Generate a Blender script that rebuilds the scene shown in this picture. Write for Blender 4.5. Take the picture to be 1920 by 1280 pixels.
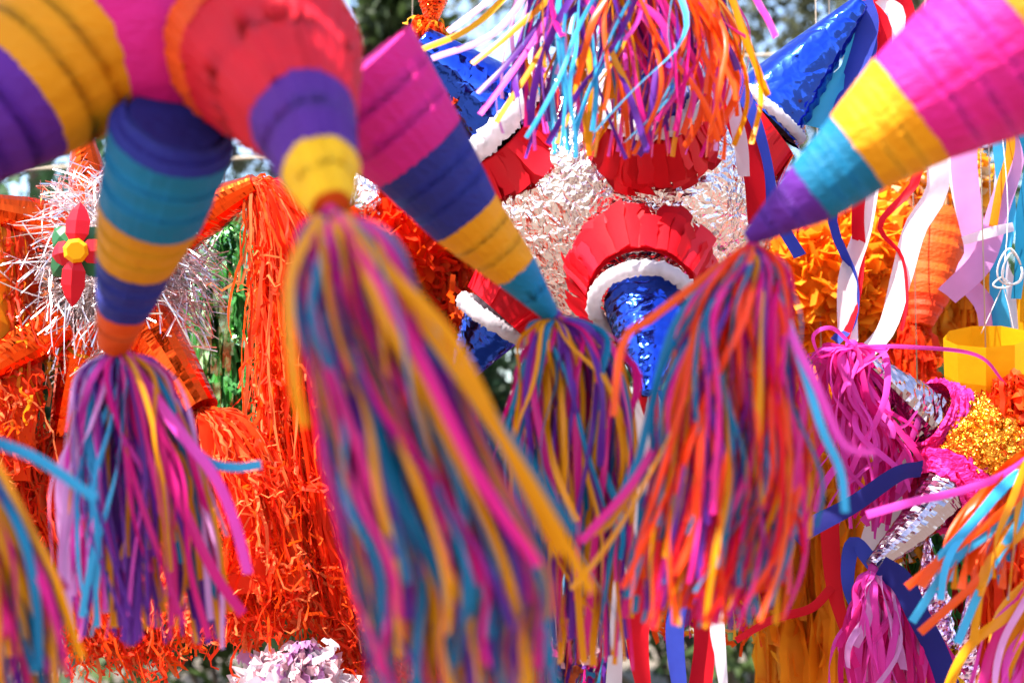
import bpy, math, random
import numpy as np
from mathutils import Vector, noise as mnoise

for o in list(bpy.data.objects):
    bpy.data.objects.remove(o, do_unlink=True)
scene = bpy.context.scene
COL = scene.collection
RAD = math.radians

# ------------------------------------------------------------------ camera
CAM = np.array([0.0, 0.0, 1.75])
PITCH = RAD(5.0)
cam_data = bpy.data.cameras.new("camera")
cam_data.lens = 50.0
cam_data.sensor_width = 36.0
cam_data.clip_start = 0.05
cam_data.clip_end = 400.0
cam_data.dof.use_dof = True
cam_data.dof.focus_distance = 2.88
cam_data.dof.aperture_fstop = 2.4
cam_data.dof.aperture_blades = 9
cam = bpy.data.objects.new("camera", cam_data)
COL.objects.link(cam)
cam.location = CAM
cam.rotation_euler = (RAD(90) + PITCH, 0, 0)
scene.camera = cam

# ------------------------------------------------------------------ sky and sun
SUN_TO = np.array([-0.42, -0.34, 0.84]); SUN_TO = SUN_TO / np.linalg.norm(SUN_TO)
world = bpy.data.worlds.new("World")
scene.world = world
world.use_nodes = True
wn = world.node_tree.nodes
sky = wn.new("ShaderNodeTexSky")
sky.sky_type = 'NISHITA'
sky.sun_disc = False
sky.sun_elevation = math.asin(SUN_TO[2])
sky.sun_rotation = math.atan2(SUN_TO[0], SUN_TO[1])
sky.dust_density = 1.6
world.node_tree.links.new(sky.outputs[0], wn["Background"].inputs[0])
wn["Background"].inputs[1].default_value = 0.15
sun_data = bpy.data.lights.new("sun", 'SUN')
sun_data.energy = 5.0
sun_data.angle = RAD(0.5)
sun_data.color = (1.0, 0.95, 0.87)
sun = bpy.data.objects.new("sun", sun_data)
COL.objects.link(sun)
sun.rotation_euler = Vector(SUN_TO).to_track_quat('Z', 'Y').to_euler()

vs = scene.view_settings
vs.view_transform = 'Standard'
vs.look = 'None'
vs.exposure = 1.85
vs.gamma = 1.0
vs.use_curve_mapping = False
scene.cycles.max_bounces = 8
scene.cycles.transmission_bounces = 6
scene.cycles.diffuse_bounces = 5
scene.cycles.caustics_reflective = False
scene.cycles.caustics_refractive = False

# ------------------------------------------------------------------ helpers
K = 0.72 / 1920
FWD = np.array([0, math.cos(PITCH), math.sin(PITCH)])
UP = np.array([0, -math.sin(PITCH), math.cos(PITCH)])
RIGHT = np.array([1.0, 0, 0])
def P(px, py, d):
    """picture position and distance -> point in the place (metres)"""
    return CAM + FWD * d + RIGHT * (px - 960) * K * d + UP * (640 - py) * K * d
def S(r, d):
    return r * K * d
def unit(v):
    v = np.asarray(v, float)
    return v / (np.linalg.norm(v) + 1e-12)

def link_mesh(name, verts, faces, mat, parent=None, smooth=True, kind=None):
    off = np.array(parent_origin(parent)) if parent is not None else np.zeros(3)
    me = bpy.data.meshes.new(name)
    v = np.asarray(verts, float) - off
    me.from_pydata(v.tolist(), [], faces if isinstance(faces, list) else faces.tolist())
    mats = mat if isinstance(mat, (list, tuple)) else [mat]
    for m in mats:
        me.materials.append(m)
    if smooth:
        me.polygons.foreach_set("use_smooth", [True] * len(me.polygons))
    me.update()
    o = bpy.data.objects.new(name, me)
    COL.objects.link(o)
    if parent is not None:
        o.parent = parent
    if kind:
        o["kind"] = kind
    return o
def parent_origin(o):
    p = np.zeros(3)
    while o is not None:
        p = p + np.array(o.location)
        o = o.parent
    return p
def thing(name, loc, label, cat, group=None):
    o = bpy.data.objects.new(name, None)
    o.empty_display_size = 0.05
    COL.objects.link(o)
    o.location = tuple(float(a) for a in loc)
    o["label"] = label
    o["category"] = cat
    if group:
        o["group"] = group
    return o
def tag(o, label, cat, group=None):
    o["label"] = label
    o["category"] = cat
    if group:
        o["group"] = group
    return o

# ------------------------------------------------------------------ materials
def nodes_of(name):
    m = bpy.data.materials.new(name)
    m.use_nodes = True
    nt = m.node_tree
    return m, nt, nt.nodes["Principled BSDF"], nt.nodes["Material Output"]
def L(nt, a, b):
    nt.links.new(a, b)
def coords(nt, scale=(1, 1, 1)):
    tc = nt.nodes.new("ShaderNodeTexCoord")
    mp = nt.nodes.new("ShaderNodeMapping")
    mp.inputs["Scale"].default_value = scale
    L(nt, tc.outputs["Object"], mp.inputs[0])
    return mp.outputs[0]
def paper(name, rgb, trans=0.35, rough=0.55, var=0.12, bump=0.25, bscale=90.0, stretch=(1, 1, 1), coat=0.0):
    """crepe or tissue paper: fibre mottling, light passing through, fine wrinkles"""
    m, nt, b, out = nodes_of(name)
    co = coords(nt, stretch)
    n1 = nt.nodes.new("ShaderNodeTexNoise"); n1.inputs["Scale"].default_value = 14.0; n1.inputs["Detail"].default_value = 6
    L(nt, co, n1.inputs["Vector"])
    oi = nt.nodes.new("ShaderNodeObjectInfo")
    mix = nt.nodes.new("ShaderNodeMath"); mix.operation = 'ADD'
    L(nt, n1.outputs["Fac"], mix.inputs[0]); L(nt, oi.outputs["Random"], mix.inputs[1])
    mr = nt.nodes.new("ShaderNodeMapRange")
    mr.inputs["From Min"].default_value = 0.3; mr.inputs["From Max"].default_value = 1.7
    mr.inputs["To Min"].default_value = 1.0 - var * 1.6; mr.inputs["To Max"].default_value = 1.0 + var
    L(nt, mix.outputs[0], mr.inputs["Value"])
    hs = nt.nodes.new("ShaderNodeHueSaturation")
    hs.inputs["Color"].default_value = (*rgb, 1)
    L(nt, mr.outputs[0], hs.inputs["Value"])
    L(nt, hs.outputs[0], b.inputs["Base Color"])
    b.inputs["Roughness"].default_value = rough
    b.inputs["Specular IOR Level"].default_value = 0.22
    if coat:
        b.inputs["Coat Weight"].default_value = coat
        b.inputs["Coat Roughness"].default_value = 0.22
    n2 = nt.nodes.new("ShaderNodeTexNoise"); n2.inputs["Scale"].default_value = bscale; n2.inputs["Detail"].default_value = 4
    L(nt, co, n2.inputs["Vector"])
    bp = nt.nodes.new("ShaderNodeBump"); bp.inputs["Strength"].default_value = bump; bp.inputs["Distance"].default_value = 0.004
    L(nt, n2.outputs["Fac"], bp.inputs["Height"])
    L(nt, bp.outputs[0], b.inputs["Normal"])
    tr = nt.nodes.new("ShaderNodeBsdfTranslucent")
    L(nt, hs.outputs[0], tr.inputs["Color"])
    ms = nt.nodes.new("ShaderNodeMixShader"); ms.inputs[0].default_value = trans
    L(nt, b.outputs[0], ms.inputs[1]); L(nt, tr.outputs[0], ms.inputs[2])
    L(nt, ms.outputs[0], out.inputs["Surface"])
    return m
def foil(name, rgb, rough=0.16, bump=0.5, scale=28.0, fine=110.0):
    """crinkled metallised film"""
    m, nt, b, out = nodes_of(name)
    co = coords(nt)
    b.inputs["Base Color"].default_value = (*rgb, 1)
    b.inputs["Metallic"].default_value = 1.0
    n0 = nt.nodes.new("ShaderNodeTexNoise"); n0.inputs["Scale"].default_value = scale * 0.7; n0.inputs["Detail"].default_value = 3
    L(nt, co, n0.inputs["Vector"])
    vm = nt.nodes.new("ShaderNodeVectorMath"); vm.operation = 'MULTIPLY_ADD'
    L(nt, n0.outputs["Color"], vm.inputs[0]); vm.inputs[1].default_value = (0.05,) * 3; L(nt, co, vm.inputs[2])
    v1 = nt.nodes.new("ShaderNodeTexVoronoi"); v1.feature = 'DISTANCE_TO_EDGE'; v1.inputs["Scale"].default_value = scale
    L(nt, vm.outputs[0], v1.inputs["Vector"])
    v2 = nt.nodes.new("ShaderNodeTexVoronoi"); v2.inputs["Scale"].default_value = fine
    L(nt, vm.outputs[0], v2.inputs["Vector"])
    ad = nt.nodes.new("ShaderNodeMath"); ad.operation = 'MULTIPLY_ADD'
    L(nt, v2.outputs["Distance"], ad.inputs[0]); ad.inputs[1].default_value = 0.22; L(nt, v1.outputs["Distance"], ad.inputs[2])
    bp = nt.nodes.new("ShaderNodeBump"); bp.inputs["Strength"].default_value = bump; bp.inputs["Distance"].default_value = 0.02
    L(nt, ad.outputs[0], bp.inputs["Height"]); L(nt, bp.outputs[0], b.inputs["Normal"])
    rr = nt.nodes.new("ShaderNodeMapRange"); rr.inputs["To Min"].default_value = rough * 0.6; rr.inputs["To Max"].default_value = rough * 1.7
    L(nt, n0.outputs["Fac"], rr.inputs["Value"]); L(nt, rr.outputs[0], b.inputs["Roughness"])
    return m

C = dict(
    magenta=(0.70, 0.012, 0.22), purple=(0.12, 0.018, 0.27), mustard=(0.74, 0.27, 0.002), teal=(0.006, 0.17, 0.33),
    orange=(0.88, 0.085, 0.004), red=(0.74, 0.008, 0.022), navy=(0.022, 0.024, 0.20), white=(0.80, 0.74, 0.79),
    lilac=(0.72, 0.33, 0.66), skyblue=(0.05, 0.42, 0.72), blue=(0.045, 0.075, 0.52), tissue=(0.92, 0.05, 0.008),
    gold=(0.86, 0.36, 0.02), amber=(0.90, 0.31, 0.01), hotpink=(0.80, 0.018, 0.22), fuchsia=(0.84, 0.07, 0.50), green=(0.10, 0.42, 0.10),
    blush=(0.80, 0.50, 0.55), darkgreen=(0.03, 0.14, 0.05), yellow=(0.82, 0.42, 0.004), salmon=(0.84, 0.20, 0.06), cream=(0.80, 0.66, 0.40))
M = {}
for k_, c_ in C.items():
    M['crepe_' + k_] = paper('crepe_' + k_, c_, trans=0.16, rough=0.6, var=0.24, bump=0.9, bscale=110, stretch=(0.6, 0.6, 1.4))
    M['strip_' + k_] = paper('strip_' + k_, c_, trans=0.30, rough=0.38, var=0.10, bump=0.12, bscale=40, coat=0.1)
    M['tissue_' + k_] = paper('tissue_' + k_, c_, trans=0.55, rough=0.6, var=0.18, bump=0.2, bscale=60)
M['foil_silver'] = foil('foil_silver', (0.74, 0.62, 0.62), 0.18, 0.55, 30, 75)
M['foil_blue'] = foil('foil_blue', (0.025, 0.075, 0.50), 0.12, 0.35, 16, 45)
M['foil_chrome'] = foil('foil_chrome', (0.42, 0.34, 0.39), 0.12, 0.12, 22, 50)
M['foil_orange'] = foil('foil_orange', (0.86, 0.07, 0.008), 0.15, 0.10, 10, 30)
M['foil_gold'] = foil('foil_gold', (0.92, 0.40, 0.04), 0.2, 0.9, 45, 130)
M['foil_green'] = foil('foil_green', (0.45, 0.74, 0.36), 0.2, 0.25, 12, 40)
M['foil_lilac'] = foil('foil_lilac', (0.80, 0.55, 0.78), 0.13, 0.15, 26, 60)
M['tinsel'] = foil('tinsel', (0.80, 0.72, 0.72), 0.25, 0.1, 20, 60)
M['twine'] = paper('twine', (0.55, 0.45, 0.35), 0.0, 0.9, 0.2, 0.6, 300)
M['string'] = paper('string', (0.75, 0.70, 0.68), 0.1, 0.7, 0.1, 0.4, 300)
M['bark'] = paper('bark', (0.13, 0.10, 0.075), 0.0, 0.95, 0.5, 1.0, 12, (1, 1, 0.25))
M['leaf'] = paper('leaf', (0.075, 0.12, 0.035), 0.4, 0.5, 0.5, 0.1, 20)
M['leaf_olive'] = paper('leaf_olive', (0.12, 0.13, 0.07), 0.35, 0.5, 0.5, 0.1, 20)
M['leaf_dark'] = paper('leaf_dark', (0.035, 0.075, 0.03), 0.25, 0.5, 0.5, 0.1, 20)
M['earth'] = paper('earth', (0.16, 0.13, 0.10), 0.0, 0.95, 0.4, 0.8, 6)

# ------------------------------------------------------------------ shape builders
def catmull(pts, n):
    p = np.asarray(pts, float)
    if len(p) == 2:
        t = np.linspace(0, 1, n)[:, None]
        return p[0] * (1 - t) + p[1] * t
    q = np.vstack([2 * p[0] - p[1], p, 2 * p[-1] - p[-2]])
    seg = np.linspace(0, len(p) - 1 - 1e-6, n)
    i = seg.astype(int); t = (seg - i)[:, None]
    a, b, c, d = q[i], q[i + 1], q[i + 2], q[i + 3]
    return 0.5 * ((2 * b) + (c - a) * t + (2 * a - 5 * b + 4 * c - d) * t ** 2 + (3 * b - a - 3 * c + d) * t ** 3)

def ribbon_geo(path, width, ang, cup=0.0):
    """flat strip along a path; ang = facing angle(s) about the path; returns verts, faces"""
    n = len(path)
    T = np.gradient(path, axis=0)
    T /= (np.linalg.norm(T, axis=1)[:, None] + 1e-12)
    ref = np.array([0.31, 0.93, 0.17])
    A = np.cross(T, ref); A /= (np.linalg.norm(A, axis=1)[:, None] + 1e-12)
    B = np.cross(T, A)
    ang = np.broadcast_to(ang, (n,))[:, None] - 1.5
    side = A * np.cos(ang) + B * np.sin(ang)
    w = np.broadcast_to(width, (n,))[:, None] * 0.5
    if cup:
        nor = np.cross(T, side)
        v = np.stack([path - side * w, path + nor * w * cup, path + side * w], 1).reshape(-1, 3)
        f = []
        for i in range(n - 1):
            for j in range(2):
                a = 3 * i + j
                f.append((a, a + 1, a + 4, a + 3))
        return v, f
    v = np.stack([path - side * w, path + side * w], 1).reshape(-1, 3)
    f = [(2 * i, 2 * i + 1, 2 * i + 3, 2 * i + 2) for i in range(n - 1)]
    return v, f
def merge(parts):
    vs_, fs_ = [], []
    o = 0
    for v, f in parts:
        vs_.append(v)
        fs_.extend([tuple(i + o for i in q) for q in f])
        o += len(v)
    return np.vstack(vs_), fs_

def ribbon(parent, pts, wpx, mat, ang=0.0, twist=0.0, name='ribbon', n=26, wave=0.0, seed=0, cup=0.18):
    path = catmull([P(*p) for p in pts], n)
    d = pts[0][2]
    t = np.linspace(0, 1, n)
    rs = np.random.RandomState(seed)
    if wave:
        path = path + (np.sin(t * 9 + rs.rand() * 6) * wave * t)[:, None] * np.array([0.4, 1, 0.1])
    v, f = ribbon_geo(path, S(wpx, d) * (1 + 0.1 * np.sin(t * 5 + rs.rand() * 6)), ang + twist * t + 0.25 * np.sin(t * 6 + rs.rand() * 6), cup)
    return link_mesh(name, v, f, mat, parent)

def frame_of(axis):
    a = unit(axis)
    u = unit(np.cross(a, [0.2, 0.1, 1.0] if abs(a[2]) < 0.9 else [1.0, 0, 0.1]))
    w = np.cross(a, u)
    return a, u, w

def lathe(stations, nth, jit=None, cap0=False, cap1=False):
    """stations: list of (centre, radius(n,) or float, u, w); returns verts, faces"""
    th = np.linspace(0, 2 * np.pi, nth, endpoint=False)
    V = []
    for c, r, u, w in stations:
        r = np.broadcast_to(r, (nth,))
        V.append(c + np.outer(np.cos(th) * r, u) + np.outer(np.sin(th) * r, w))
    n = len(V)
    V = np.vstack(V)
    F = []
    for i in range(n - 1):
        for j in range(nth):
            k = (j + 1) % nth
            F.append((i * nth + j, i * nth + k, (i + 1) * nth + k, (i + 1) * nth + j))
    if cap0:
        F.append(tuple(range(nth - 1, -1, -1)))
    if cap1:
        F.append(tuple(range((n - 1) * nth, n * nth)))
    return V, F

def smooth_noise(rs, nth, k=6):
    th = np.linspace(0, 2 * np.pi, nth, endpoint=False)
    s = np.zeros(nth)
    for j in range(1, k + 1):
        s += rs.randn() * np.sin(j * th + rs.rand() * 6.28) / math.sqrt(j)
    return s / 1.6

def crepe_cone(parent, rings, mats, seed=0, rows=3, flare=0.007, nth=140, name='cone', rough=1.0):
    """paper cone wrapped in shingled crepe bands; rings = (px, py, d, radius px) from base to tip"""
    rs = np.random.RandomState(seed)
    cen = [P(a, b, d) for a, b, d, r in rings]
    rad = [S(r, d) for a, b, d, r in rings]
    a, u, w = frame_of(cen[-1] - cen[0])
    st = [(c, r * 0.90, u, w) for c, r in zip(cen, rad)]
    core = link_mesh(name, *lathe(st, 32, cap0=True, cap1=True), mats[0], parent, smooth=False)
    for k in range(len(rings) - 1):
        c0, c1, r0, r1 = cen[k], cen[k + 1], rad[k], rad[k + 1]
        st = []
        fl0 = flare * (r0 + r1) * 0.5
        base_n = (smooth_noise(rs, nth, 9) * 0.007 + rs.randn(nth) * 0.0045) * r0 * rough
        rws = rows if not isinstance(rows, (list, tuple)) else rows[k]
        for j in range(rws):
            ruff = smooth_noise(rs, nth, 18) * 0.22 + rs.randn(nth) * 0.12
            for q, (tt, fl) in enumerate(((-0.04, 1.0), (0.2, 0.75), (0.55, 0.35), (1.0, 0.0))):
                t = (j + tt) / rws
                cc = c0 + (c1 - c0) * t
                r = r0 + (r1 - r0) * t + fl0 * fl * (1 + (ruff if q < 2 else 0)) + base_n + (smooth_noise(rs, nth, 10) * 0.008 * r0 * (rough - 1) if q in (1, 2) else 0)
                st.append((cc, r, u, w))
            # jagged free edge
        v, f = lathe(st, nth)
        v = v.reshape(len(st), nth, 3)
        for j in range(rws):
            e = (rs.randn(nth) * 0.012 + smooth_noise(rs, nth, 8) * 0.02) * (1 + 1.6 * (rough - 1)) / rws
            v[j * 4] += np.outer(e, c1 - c0)
        link_mesh('band', v.reshape(-1, 3), f, mats[k], core)
    return core

def foil_cone(parent, rings, mat, seed=0, nth=36, nt=44, amp=0.05, rip=13, name='foil_cone', zmin=0.4, smooth=False):
    """cone of crinkled film: chevron ripples and flats, faceted"""
    rs = np.random.RandomState(seed)
    cen = np.array([P(a, b, d) for a, b, d, r in rings])
    rad = np.array([S(r, d) for a, b, d, r in rings])
    a, u, w = frame_of(cen[-1] - cen[0])
    tt = np.linspace(0, len(rings) - 1, nt)
    st = []
    th = np.linspace(0, 2 * np.pi, nth, endpoint=False)
    ph = rs.rand() * 6
    zone = np.clip(np.sin(th + ph) * 1.4 + 0.5, zmin, 1)
    lng = smooth_noise(rs, nth, 10)
    for i, t in enumerate(tt):
        k = min(int(t), len(rings) - 2); q = t - k
        c = cen[k] * (1 - q) + cen[k + 1] * q
        r = rad[k] * (1 - q) + rad[k + 1] * q
        tri = np.abs(((i / nt * rip + 0.35 * np.sin(th * 3 + ph) + 0.2 * np.sin(th * 7) + rs.rand() * 0.2) % 1.0) - 0.5) * 2 - 0.5
        rr = r * (1 + amp * (2.2 * tri * zone + 0.4 * rs.randn(nth) * zone + 0.8 * lng))
        st.append((c, rr, u, w))
    return link_mesh(name, *lathe(st, nth, cap1=True), mat, parent, smooth=smooth)

def ruffle(parent, rings, mat, rows, seed=0, depth=0.14, nth=90, name='ruffle'):
    """densely stacked gathered paper: many thin jagged rings"""
    rs = np.random.RandomState(seed)
    cen = np.array([P(a, b, d) for a, b, d, r in rings])
    rad = np.array([S(r, d) for a, b, d, r in rings])
    a, u, w = frame_of(cen[-1] - cen[0])
    st = []
    nn = rows * 3
    for i in range(nn + 1):
        t = i / nn * (len(rings) - 1)
        k = min(int(t), len(rings) - 2); q = t - k
        c = cen[k] * (1 - q) + cen[k + 1] * q
        r = rad[k] * (1 - q) + rad[k + 1] * q
        lip = (0.0, 1.0, 0.55)[i % 3]
        wob = smooth_noise(rs, nth, 16) * 0.5
        rr = r * (1 + depth * lip * (0.75 + 0.3 * wob + 0.2 * rs.randn(nth)) - depth * 0.5)
        st.append((c + a * 0, rr, u, w))
    v, f = lathe(st, nth)
    v = v.reshape(len(st), nth, 3)
    stp = np.linalg.norm(cen[-1] - cen[0]) / nn
    for i in range(len(st)):
        v[i] += np.outer(smooth_noise(rs, nth, 12) * stp * 1.1 + rs.randn(nth) * stp * 0.25, a)
    return link_mesh(name, v.reshape(-1, 3), f, mat, parent, smooth=False)

def braid_ring(parent, c, rpx, thick, axis, mat, seed=0, name='paper_collar'):
    """twisted paper rope bent to a ring"""
    rs = np.random.RandomState(seed)
    cc = P(*c); R = S(rpx, c[2]); r = S(thick, c[2])
    a, u, w = frame_of(axis)
    n, m = 96, 12
    V = []
    for i in range(n):
        t = 2 * np.pi * i / n
        e = u * math.cos(t) + w * math.sin(t)
        for j in range(m):
            s = 2 * np.pi * j / m
            rr = r * (1 + 0.45 * abs(math.sin(1.5 * s + 17 * t + 0.6 * math.sin(5 * t))) + 0.16 * rs.randn())
            V.append(cc + e * (R + rr * math.cos(s)) + a * rr * math.sin(s) * 1.25)
    F = [(i * m + j, i * m + (j + 1) % m, ((i + 1) % n) * m + (j + 1) % m, ((i + 1) % n) * m + j) for i in range(n) for j in range(m)]
    return link_mesh(name, np.array(V), F, mat, parent)

def strip_collar(parent, rings, mats, seed=0, n=26, layers=2, name='fringe_collar'):
    """cone section covered with separate paper strips, each its own piece"""
    rs = np.random.RandomState(seed)
    (x0, y0, d0, r0), (x1, y1, d1, r1) = rings
    c0, c1 = P(x0, y0, d0), P(x1, y1, d1)
    R0, R1 = S(r0, d0), S(r1, d1)
    a, u, w = frame_of(c1 - c0)
    core = link_mesh(name, *lathe([(c0, R0 * 0.9, u, w), (c1, R1 * 0.93, u, w)], 40), mats[0], parent)
    for l in range(layers):
        for i in range(n):
            t = 2 * np.pi * (i + 0.5 * l + rs.rand() * 0.5) / n
            e = u * math.cos(t) + w * math.sin(t)
            tn = -u * math.sin(t) + w * math.cos(t)
            ln = 1.02 + rs.randn() * 0.12 + (0.12 if l == 0 else -0.1 * l)
            lift = 0.02 + 0.04 * l + rs.rand() * 0.10
            pts = []
            for q in np.linspace(0, 1, 7):
                qq = 1 - q * ln
                c = c1 + (c0 - c1) * (1 - qq)
                R = R1 + (R0 - R1) * (1 - qq)
                pts.append(c + e * (R * (0.97 + lift * q ** 1.3 + 0.02 * l)) + tn * R * 0.10 * q * q * rs.randn() * 0.5)
            path = np.array(pts)
            wd = 2 * np.pi * (R0 + R1) * 0.5 / n * (0.9 + 0.9 * rs.rand())
            T = np.gradient(path, axis=0); T /= np.linalg.norm(T, axis=1)[:, None]
            tilt = rs.randn() * 0.22
            side = tn * math.cos(tilt) + e * math.sin(tilt)
            v = np.stack([path - side * wd / 2, path + e * wd * 0.06, path + side * wd / 2], 1).reshape(-1, 3)
            f = [(3 * i2 + j, 3 * i2 + j + 1, 3 * i2 + j + 4, 3 * i2 + j + 3) for i2 in range(6) for j in range(2)]
            link_mesh('strip', v, f, mats[int(rs.rand() * len(mats))], core)
    return core

def crumpled_ball(parent, c, rpx, mat, amp=0.05, cell=9.0, sub=6, squash=(1, 1, 1), name='body', smooth=False):
    import bmesh
    bm = bmesh.new()
    bmesh.ops.create_icosphere(bm, subdivisions=sub, radius=1.0)
    R = S(rpx, c[2]); cc = P(*c)
    vs_ = []
    for v in bm.verts:
        p = v.co
        q = p * cell
        wq = q + 0.5 * mnoise.noise_vector(q * 0.8)
        dist, _ = mnoise.voronoi(wq)
        dist2, _ = mnoise.voronoi(wq * 2.3 + Vector((3, 1, 7)))
        h = amp * ((dist[1] - dist[0]) - 0.3 + 0.22 * (dist2[1] - dist2[0])) + 0.04 * mnoise.noise(p * 2.0)
        vs_.append([p.x * (1 + h) * R * squash[0] + cc[0], p.y * (1 + h) * R * squash[1] + cc[1], p.z * (1 + h) * R * squash[2] + cc[2]])
    f = [tuple(x.index for x in fc.verts) for fc in bm.faces]
    bm.free()
    return link_mesh(name, np.array(vs_), f, mat, parent, smooth=smooth)

def knot_mesh(parent, c, rpx, mat, name='tassel'):
    cc = P(*c); r = S(rpx, c[2])
    u, w = np.array([1.0, 0, 0]), np.array([0, 1.0, 0])
    st = [(cc + np.array([0, 0, z * r]), r * q, u, w) for z, q in ((1.0, 0.5), (0.6, 0.9), (0.0, 1.0), (-0.7, 0.75), (-1.3, 0.95))]
    return link_mesh(name, *lathe(st, 14, cap0=True, cap1=True), mat, parent)

def tassel(parent, knot, rows, n, cols, wpx, seed, thick=0.75, wild=1.0, short=0.72, pre='strip_', seg=20, bias=None, dend=0.0, single=75):
    """bunch of separate paper strands tied at a knot; rows = (py, xl, xr) give how wide the bunch hangs"""
    rs = np.random.RandomState(seed)
    kx, ky, kd = knot
    tas = knot_mesh(parent, knot, 13, M[pre + cols[0]])
    names = [c for c in cols]
    made = []
    for i in range(n):
        th = rs.rand() * 2 * np.pi
        rho = math.sqrt(rs.rand())
        uu, vv = rho * math.cos(th), rho * math.sin(th)
        pts = [P(kx + uu * 8, ky + 4, kd + S(vv * 8, kd))]
        swirl = rs.randn() * 0.55 * wild
        for q, (py, xl, xr) in enumerate(rows):
            if q:
                sw = swirl / len(rows) * 1.6
                uu, vv = uu * math.cos(sw) - vv * math.sin(sw), uu * math.sin(sw) + vv * math.cos(sw)
            h = (xr - xl) / 2; m = (xl + xr) / 2
            fr = (q + 1) / len(rows)
            jx = rs.randn() * 9 * wild
            dd = kd + S(vv * h * thick, kd) + dend * fr
            pts.append(P(m + uu * h + jx, py + rs.randn() * 6, dd + rs.randn() * 0.006 * wild))
        path = catmull(pts, seg + 10)
        e = short + (1.03 - short) * math.sqrt(rs.rand())
        m = max(6, int((seg + 10) * min(e, 1)))
        path = path[:m]
        t = np.linspace(0, 1, len(path))
        wv = rs.randn(2, 3)
        amp = S(8.5 * wild, kd)
        path = path + np.outer(np.sin(t * (5 + 5 * rs.rand()) + rs.rand() * 6) * t ** 0.5, wv[0]) * amp * np.array([1, 1, 0.2])
        if rs.rand() < 0.22 * wild:      # a strand that kicks outward at its end
            kick = t ** 3 * S(60, kd) * rs.rand()
            path = path + np.outer(kick, [rs.randn(), rs.randn(), 0.7 * rs.rand()])
        wd = S(wpx * (0.62 + 0.75 * rs.rand()), kd)
        ang = rs.rand() * 3.14 + rs.randn() * 1.9 * t + 0.5 * np.sin(t * 7 + rs.rand() * 6)
        v, f = ribbon_geo(path, wd, ang, cup=0.25)
        if bias is not None and rs.rand() < 0.55:
            key = names[min(len(names) - 1, int((uu * 0.5 + 0.5) * len(names)))] if bias == 'x' else names[int(rs.rand() * len(names))]
        else:
            key = names[int(rs.rand() * len(names))]
        made.append((float(np.mean(path[:, 1])), v, f, pre + key))
    made.sort(key=lambda q: q[0])
    for _, v, f, mk in made[:single]:
        link_mesh('strand', v, f, M[mk], tas)
    rest = made[single:]
    if rest:      # the inner and rear strands, too many to pick apart
        keys = sorted(set(q[3] for q in rest))
        v, f = merge([(q[1], q[2]) for q in rest])
        o = link_mesh('strands', v, f, [M[k] for k in keys], tas, kind='stuff')
        idx = []
        for q in rest:
            idx += [keys.index(q[3])] * len(q[2])
        o.data.polygons.foreach_set('material_index', idx)
    return tas
def strand(tas, pts, wpx, mat, ang=0.4, twist=0.6):
    path = catmull([P(*p) for p in pts], 22)
    t = np.linspace(0, 1, 22)
    v, f = ribbon_geo(path, S(wpx, pts[0][2]), ang + twist * t, cup=0.2)
    return link_mesh('strand', v, f, mat, tas)

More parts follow.
